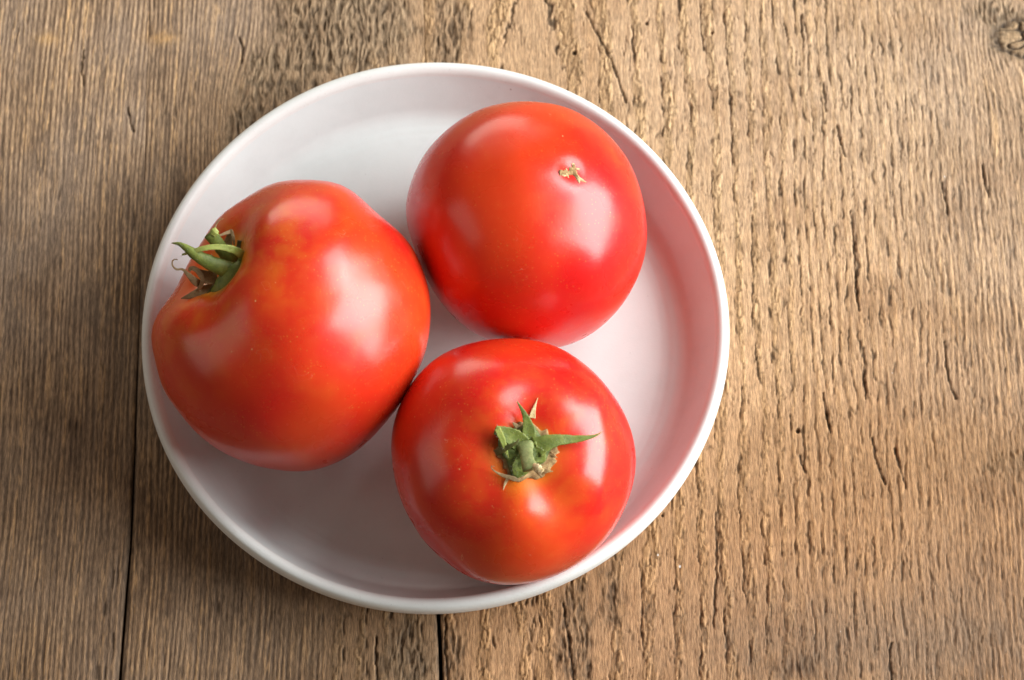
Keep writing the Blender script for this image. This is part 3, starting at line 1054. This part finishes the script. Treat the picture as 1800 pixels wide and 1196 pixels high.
# dry skin points that split away round the scar
ribbon("dry_tip", ptsB([(690, 330, 0.8), (705, 250, 0.7), (728, 180, 0.5), (750, 118, 0.3)]), wB(70, 46, 18, 4), 0.35, TOM_B, calB, M_STRAW, seed=10)
ribbon("dry_tip", ptsB([(440, 950, 0.8), (410, 1010, 0.6), (385, 1085, 0.3)]), wB(40, 26, 4), 0.3, TOM_B, calB, M_STRAW, seed=11)
ribbon("dry_tip", ptsB([(790, 870, 1.0), (850, 885, 1.0), (910, 890, 0.8)]), wB(60, 44, 8), 0.5, TOM_B, calB, M_CORK, seed=12)
ribbon("dry_tip", ptsB([(880, 700, 0.9), (920, 725, 0.9), (955, 750, 0.7)]), wB(40, 28, 6), 0.4, TOM_B, calB, M_CORK, seed=13)
ribbon("dry_tip", ptsB([(540, 430, 1.0), (510, 400, 1.4), (488, 378, 1.8)]), wB(50, 44, 14), 0.6, TOM_B, calB, M_DRY, seed=14)
stB = sub_empty("stem", TOM_B)
tube("stalk", ptsB([(612, 600, 2.5), (622, 670, 5.0), (640, 750, 8.0), (655, 820, 10.0), (668, 868, 11.2)]), [3.4, 2.5, 2.2, 2.5, 2.6], TOM_B, stB, M_STALK, seed=15)
tube("stalk_end", ptsB([(700, 820, 11.5), (745, 855, 12.6), (800, 895, 13.2)]), [0.7, 1.5, 0.9], TOM_B, stB, M_STRAW, seed=16, rough=0.3)
tube("fibre", ptsB([(730, 880, 11.5), (765, 920, 11.8), (798, 952, 11.6)]), [0.45, 0.4, 0.25], TOM_B, stB, M_DRY, seed=17, rough=0.3)

# ---- calyx of the left tomato: points at their own distance, measured from the stem pit
kL = 1 / 4.6 * 0.2
DEP = -(TOM_L['pole'] - CAM) @ ZC


def pL(L):
    return [at_depth(260 + x / 4.6, 300 + y / 4.6, DEP - d * 0.001) for x, y, d in L]


def wL(*a):
    return [v * kL for v in a]


calL = sub_empty("calyx", TOM_L)
stL = sub_empty("stem", TOM_L)
print("L pole px", project(TOM_L['pole'][None]), "B pole", project(TOM_B['pole'][None]), "T bpole", project(TOM_T['bpole'][None]))
tube("stalk", pL([(720, 790, 1), (680, 730, 2), (610, 650, 5), (550, 570, 8), (505, 510, 10)]), [1.9, 2.6, 2.3, 2.2, 2.5], TOM_L, stL, M_DARK, seed=21)
tube("stalk_end", pL([(520, 520, 10.6), (545, 490, 10.8), (560, 478, 10.6)]), [1.2, 1.7, 1.0], TOM_L, stL, M_LIME, seed=22, rough=0.2)
nL = 0.6 * ZC + 0.8 * np.asarray(TOM_L['axis'])
ribbon("calyx_base", pL([(800, 700, 6), (755, 800, 8.5), (680, 880, 8.5), (580, 960, 7), (520, 985, 4)]), wL(90, 170, 210, 160, 60), 1.5, TOM_L, calL, M_GREEN, seed=23, cup=-0.2)
ribbon("sepal", pL([(770, 760, 5), (765, 690, 8), (690, 640, 11), (560, 618, 13), (440, 632, 13.5), (350, 658, 12.5), (275, 682, 11)]), wL(80, 74, 60, 46, 44, 34, 14), 0.8, TOM_L, calL, M_LIME, seed=24)
ribbon("sepal", pL([(720, 830, 6), (610, 790, 9), (500, 745, 11), (400, 690, 12.5), (320, 635, 13), (262, 597, 12.5), (192, 586, 11.5)]), wL(150, 140, 128, 110, 84, 46, 8), 1.0, TOM_L, calL, M_GREEN, seed=25, cup=-0.25)
ribbon("sepal", pL([(640, 800, 8), (540, 752, 10.6), (430, 690, 12.2), (360, 648, 12.8)]), wL(40, 56, 46, 14), 0.7, TOM_L, calL, M_LIME, seed=26)
ribbon("sepal", pL([(440, 930, 4), (380, 895, 6.5), (330, 845, 8), (280, 800, 9), (232, 800, 9.5), (200, 770, 9.7), (198, 735, 9.8), (218, 718, 9.8), (242, 722, 9.8)]), wL(70, 66, 60, 44, 24, 18, 15, 12, 8), 1.1, TOM_L, calL, M_DRY, seed=27)
ribbon("sepal", pL([(410, 960, 5), (435, 920, 6.5), (438, 870, 7.5), (395, 805, 8.5), (350, 790, 8.5), (335, 812, 8)]), wL(30, 34, 30, 44, 40, 24), 0.8, TOM_L, calL, M_DRY, seed=28)
ribbon("sepal", pL([(640, 610, 3), (660, 540, 4.5), (672, 490, 6), (690, 540, 6), (700, 600, 5)]), wL(90, 60, 34, 26, 14), 0.6, TOM_L, calL, M_DRY, seed=29)
ribbon("sepal", pL([(668, 495, 6), (620, 510, 7.6), (575, 524, 8.6), (552, 495, 9), (548, 450, 9), (575, 402, 9), (608, 390, 9)]), wL(34, 26, 18, 15, 12, 10, 6), 0.5, TOM_L, calL, M_DRY, seed=30)
ribbon("sepal", pL([(720, 600, 1), (790, 610, 2.0), (840, 590, 3.2), (862, 535, 4.0)]), wL(70, 90, 60, 34), 0.8, TOM_L, calL, M_OLIVE, seed=31)
ribbon("sepal", pL([(560, 960, 3), (450, 985, 4.2), (360, 1010, 4.2), (268, 1036, 3.5)]), wL(130, 110, 64, 8), 0.8, TOM_L, calL, M_DRY, seed=32)
ribbon("sepal", pL([(560, 960, 4), (480, 1030, 5), (440, 1055, 5), (408, 1092, 4.5)]), wL(100, 70, 40, 8), 0.7, TOM_L, calL, M_OLIVE, seed=33)
ribbon("sepal", pL([(560, 860, 5), (480, 860, 6.5), (400, 810, 7.5)]), wL(120, 110, 40), 0.8, TOM_L, calL, M_DRY, seed=34)

# ---- blossom scar of the back tomato
scar = sub_empty("blossom_scar", TOM_T)


def zt(x, y):
    return 930 + x / 9.967, 240 + y / 9.967


kT = 0.2 / 9.967
for i, (L, wd, mt) in enumerate([
        ([(530, 650), (600, 655), (680, 650), (760, 640)], (90, 110, 90, 60), M_CORK),
        ([(720, 560), (760, 640), (820, 690), (860, 750)], (70, 130, 90, 50), M_CORK),
        ([(775, 590), (780, 530), (785, 470)], (80, 60, 10), M_CORK),
        ([(820, 570), (860, 575), (890, 570)], (40, 30, 8), M_STRAW),
        ([(840, 720), (910, 760), (1000, 805)], (70, 44, 8), M_STRAW),
        ([(850, 740), (870, 780), (882, 825)], (60, 46, 8), M_STRAW),
        ([(655, 640), (655, 590), (650, 555)], (44, 34, 10), M_STRAW),
        ([(640, 660), (680, 700), (695, 730)], (50, 36, 8), M_STRAW),
        ([(560, 640), (545, 600), (540, 585)], (44, 30, 10), M_STRAW),
        ([(545, 625), (575, 610), (600, 615)], (46, 50, 20), M_CORK),
        ([(690, 610), (715, 640), (700, 670)], (60, 66, 30), M_CORK),
        ([(790, 655), (830, 700), (845, 735)], (50, 60, 36), M_STRAW),
        ([(735, 545), (720, 580), (735, 610)], (40, 44, 20), M_STRAW),
        ([(575, 675), (620, 690), (660, 685)], (26, 34, 16), M_STRAW),
        ([(755, 505), (770, 480), (800, 485)], (26, 30, 8), M_STRAW),
        ([(570, 655), (610, 640), (640, 625)], (22, 26, 14), M_DRY),
        ([(745, 600), (770, 640), (800, 680)], (22, 28, 14), M_DRY)]):
    ribbon("cork_flake", [hit(TOM_T, *zt(x, y), 0.20 + 0.12 * (mt is M_DRY)) for x, y in L], [v * kT * 1.12 for v in wd], 0.55, TOM_T, scar, mt, seed=40 + i, rough=0.5, n=16, m=10, cup=0.05)

# ---- fine hairs on the calyxes
def hairs(t, cal, count, seed):
    rs = np.random.RandomState(seed)
    verts, faces = [], []
    parts = [o for o in cal.children if o.name.startswith(("sepal", "calyx_base")) and o.data.materials[0] in (M_GREEN, M_LIME)]
    for o in parts:
        me = o.data
        n = max(4, int(count * len(me.vertices) / sum(len(p.data.vertices) for p in parts)))
        for i in rs.randint(0, len(me.vertices), n):
            v = me.vertices[i]
            p = np.array(v.co)
            d = np.array(v.normal) + rs.normal(0, 0.35, 3)
            d /= np.linalg.norm(d)
            L = rs.uniform(0.0004, 0.0009)
            a = np.cross(d, rs.normal(0, 1, 3))
            a /= np.linalg.norm(a)
            b = np.cross(d, a)
            k = len(verts)
            for j in range(3):
                verts.append(p + 0.00004 * (a * math.cos(j * 2.09) + b * math.sin(j * 2.09)) - d * 0.0001)
            verts.append(p + d * L)
            faces += [(k, k + 1, k + 3), (k + 1, k + 2, k + 3), (k + 2, k, k + 3)]
    me = bpy.data.meshes.new("hair")
    me.from_pydata([tuple(v) for v in verts], [], faces)
    o = link("hair", me, M_HAIR, cal)
    o['kind'] = 'stuff'


hairs(TOM_B, calB, 420, 61)
hairs(TOM_L, calL, 260, 62)
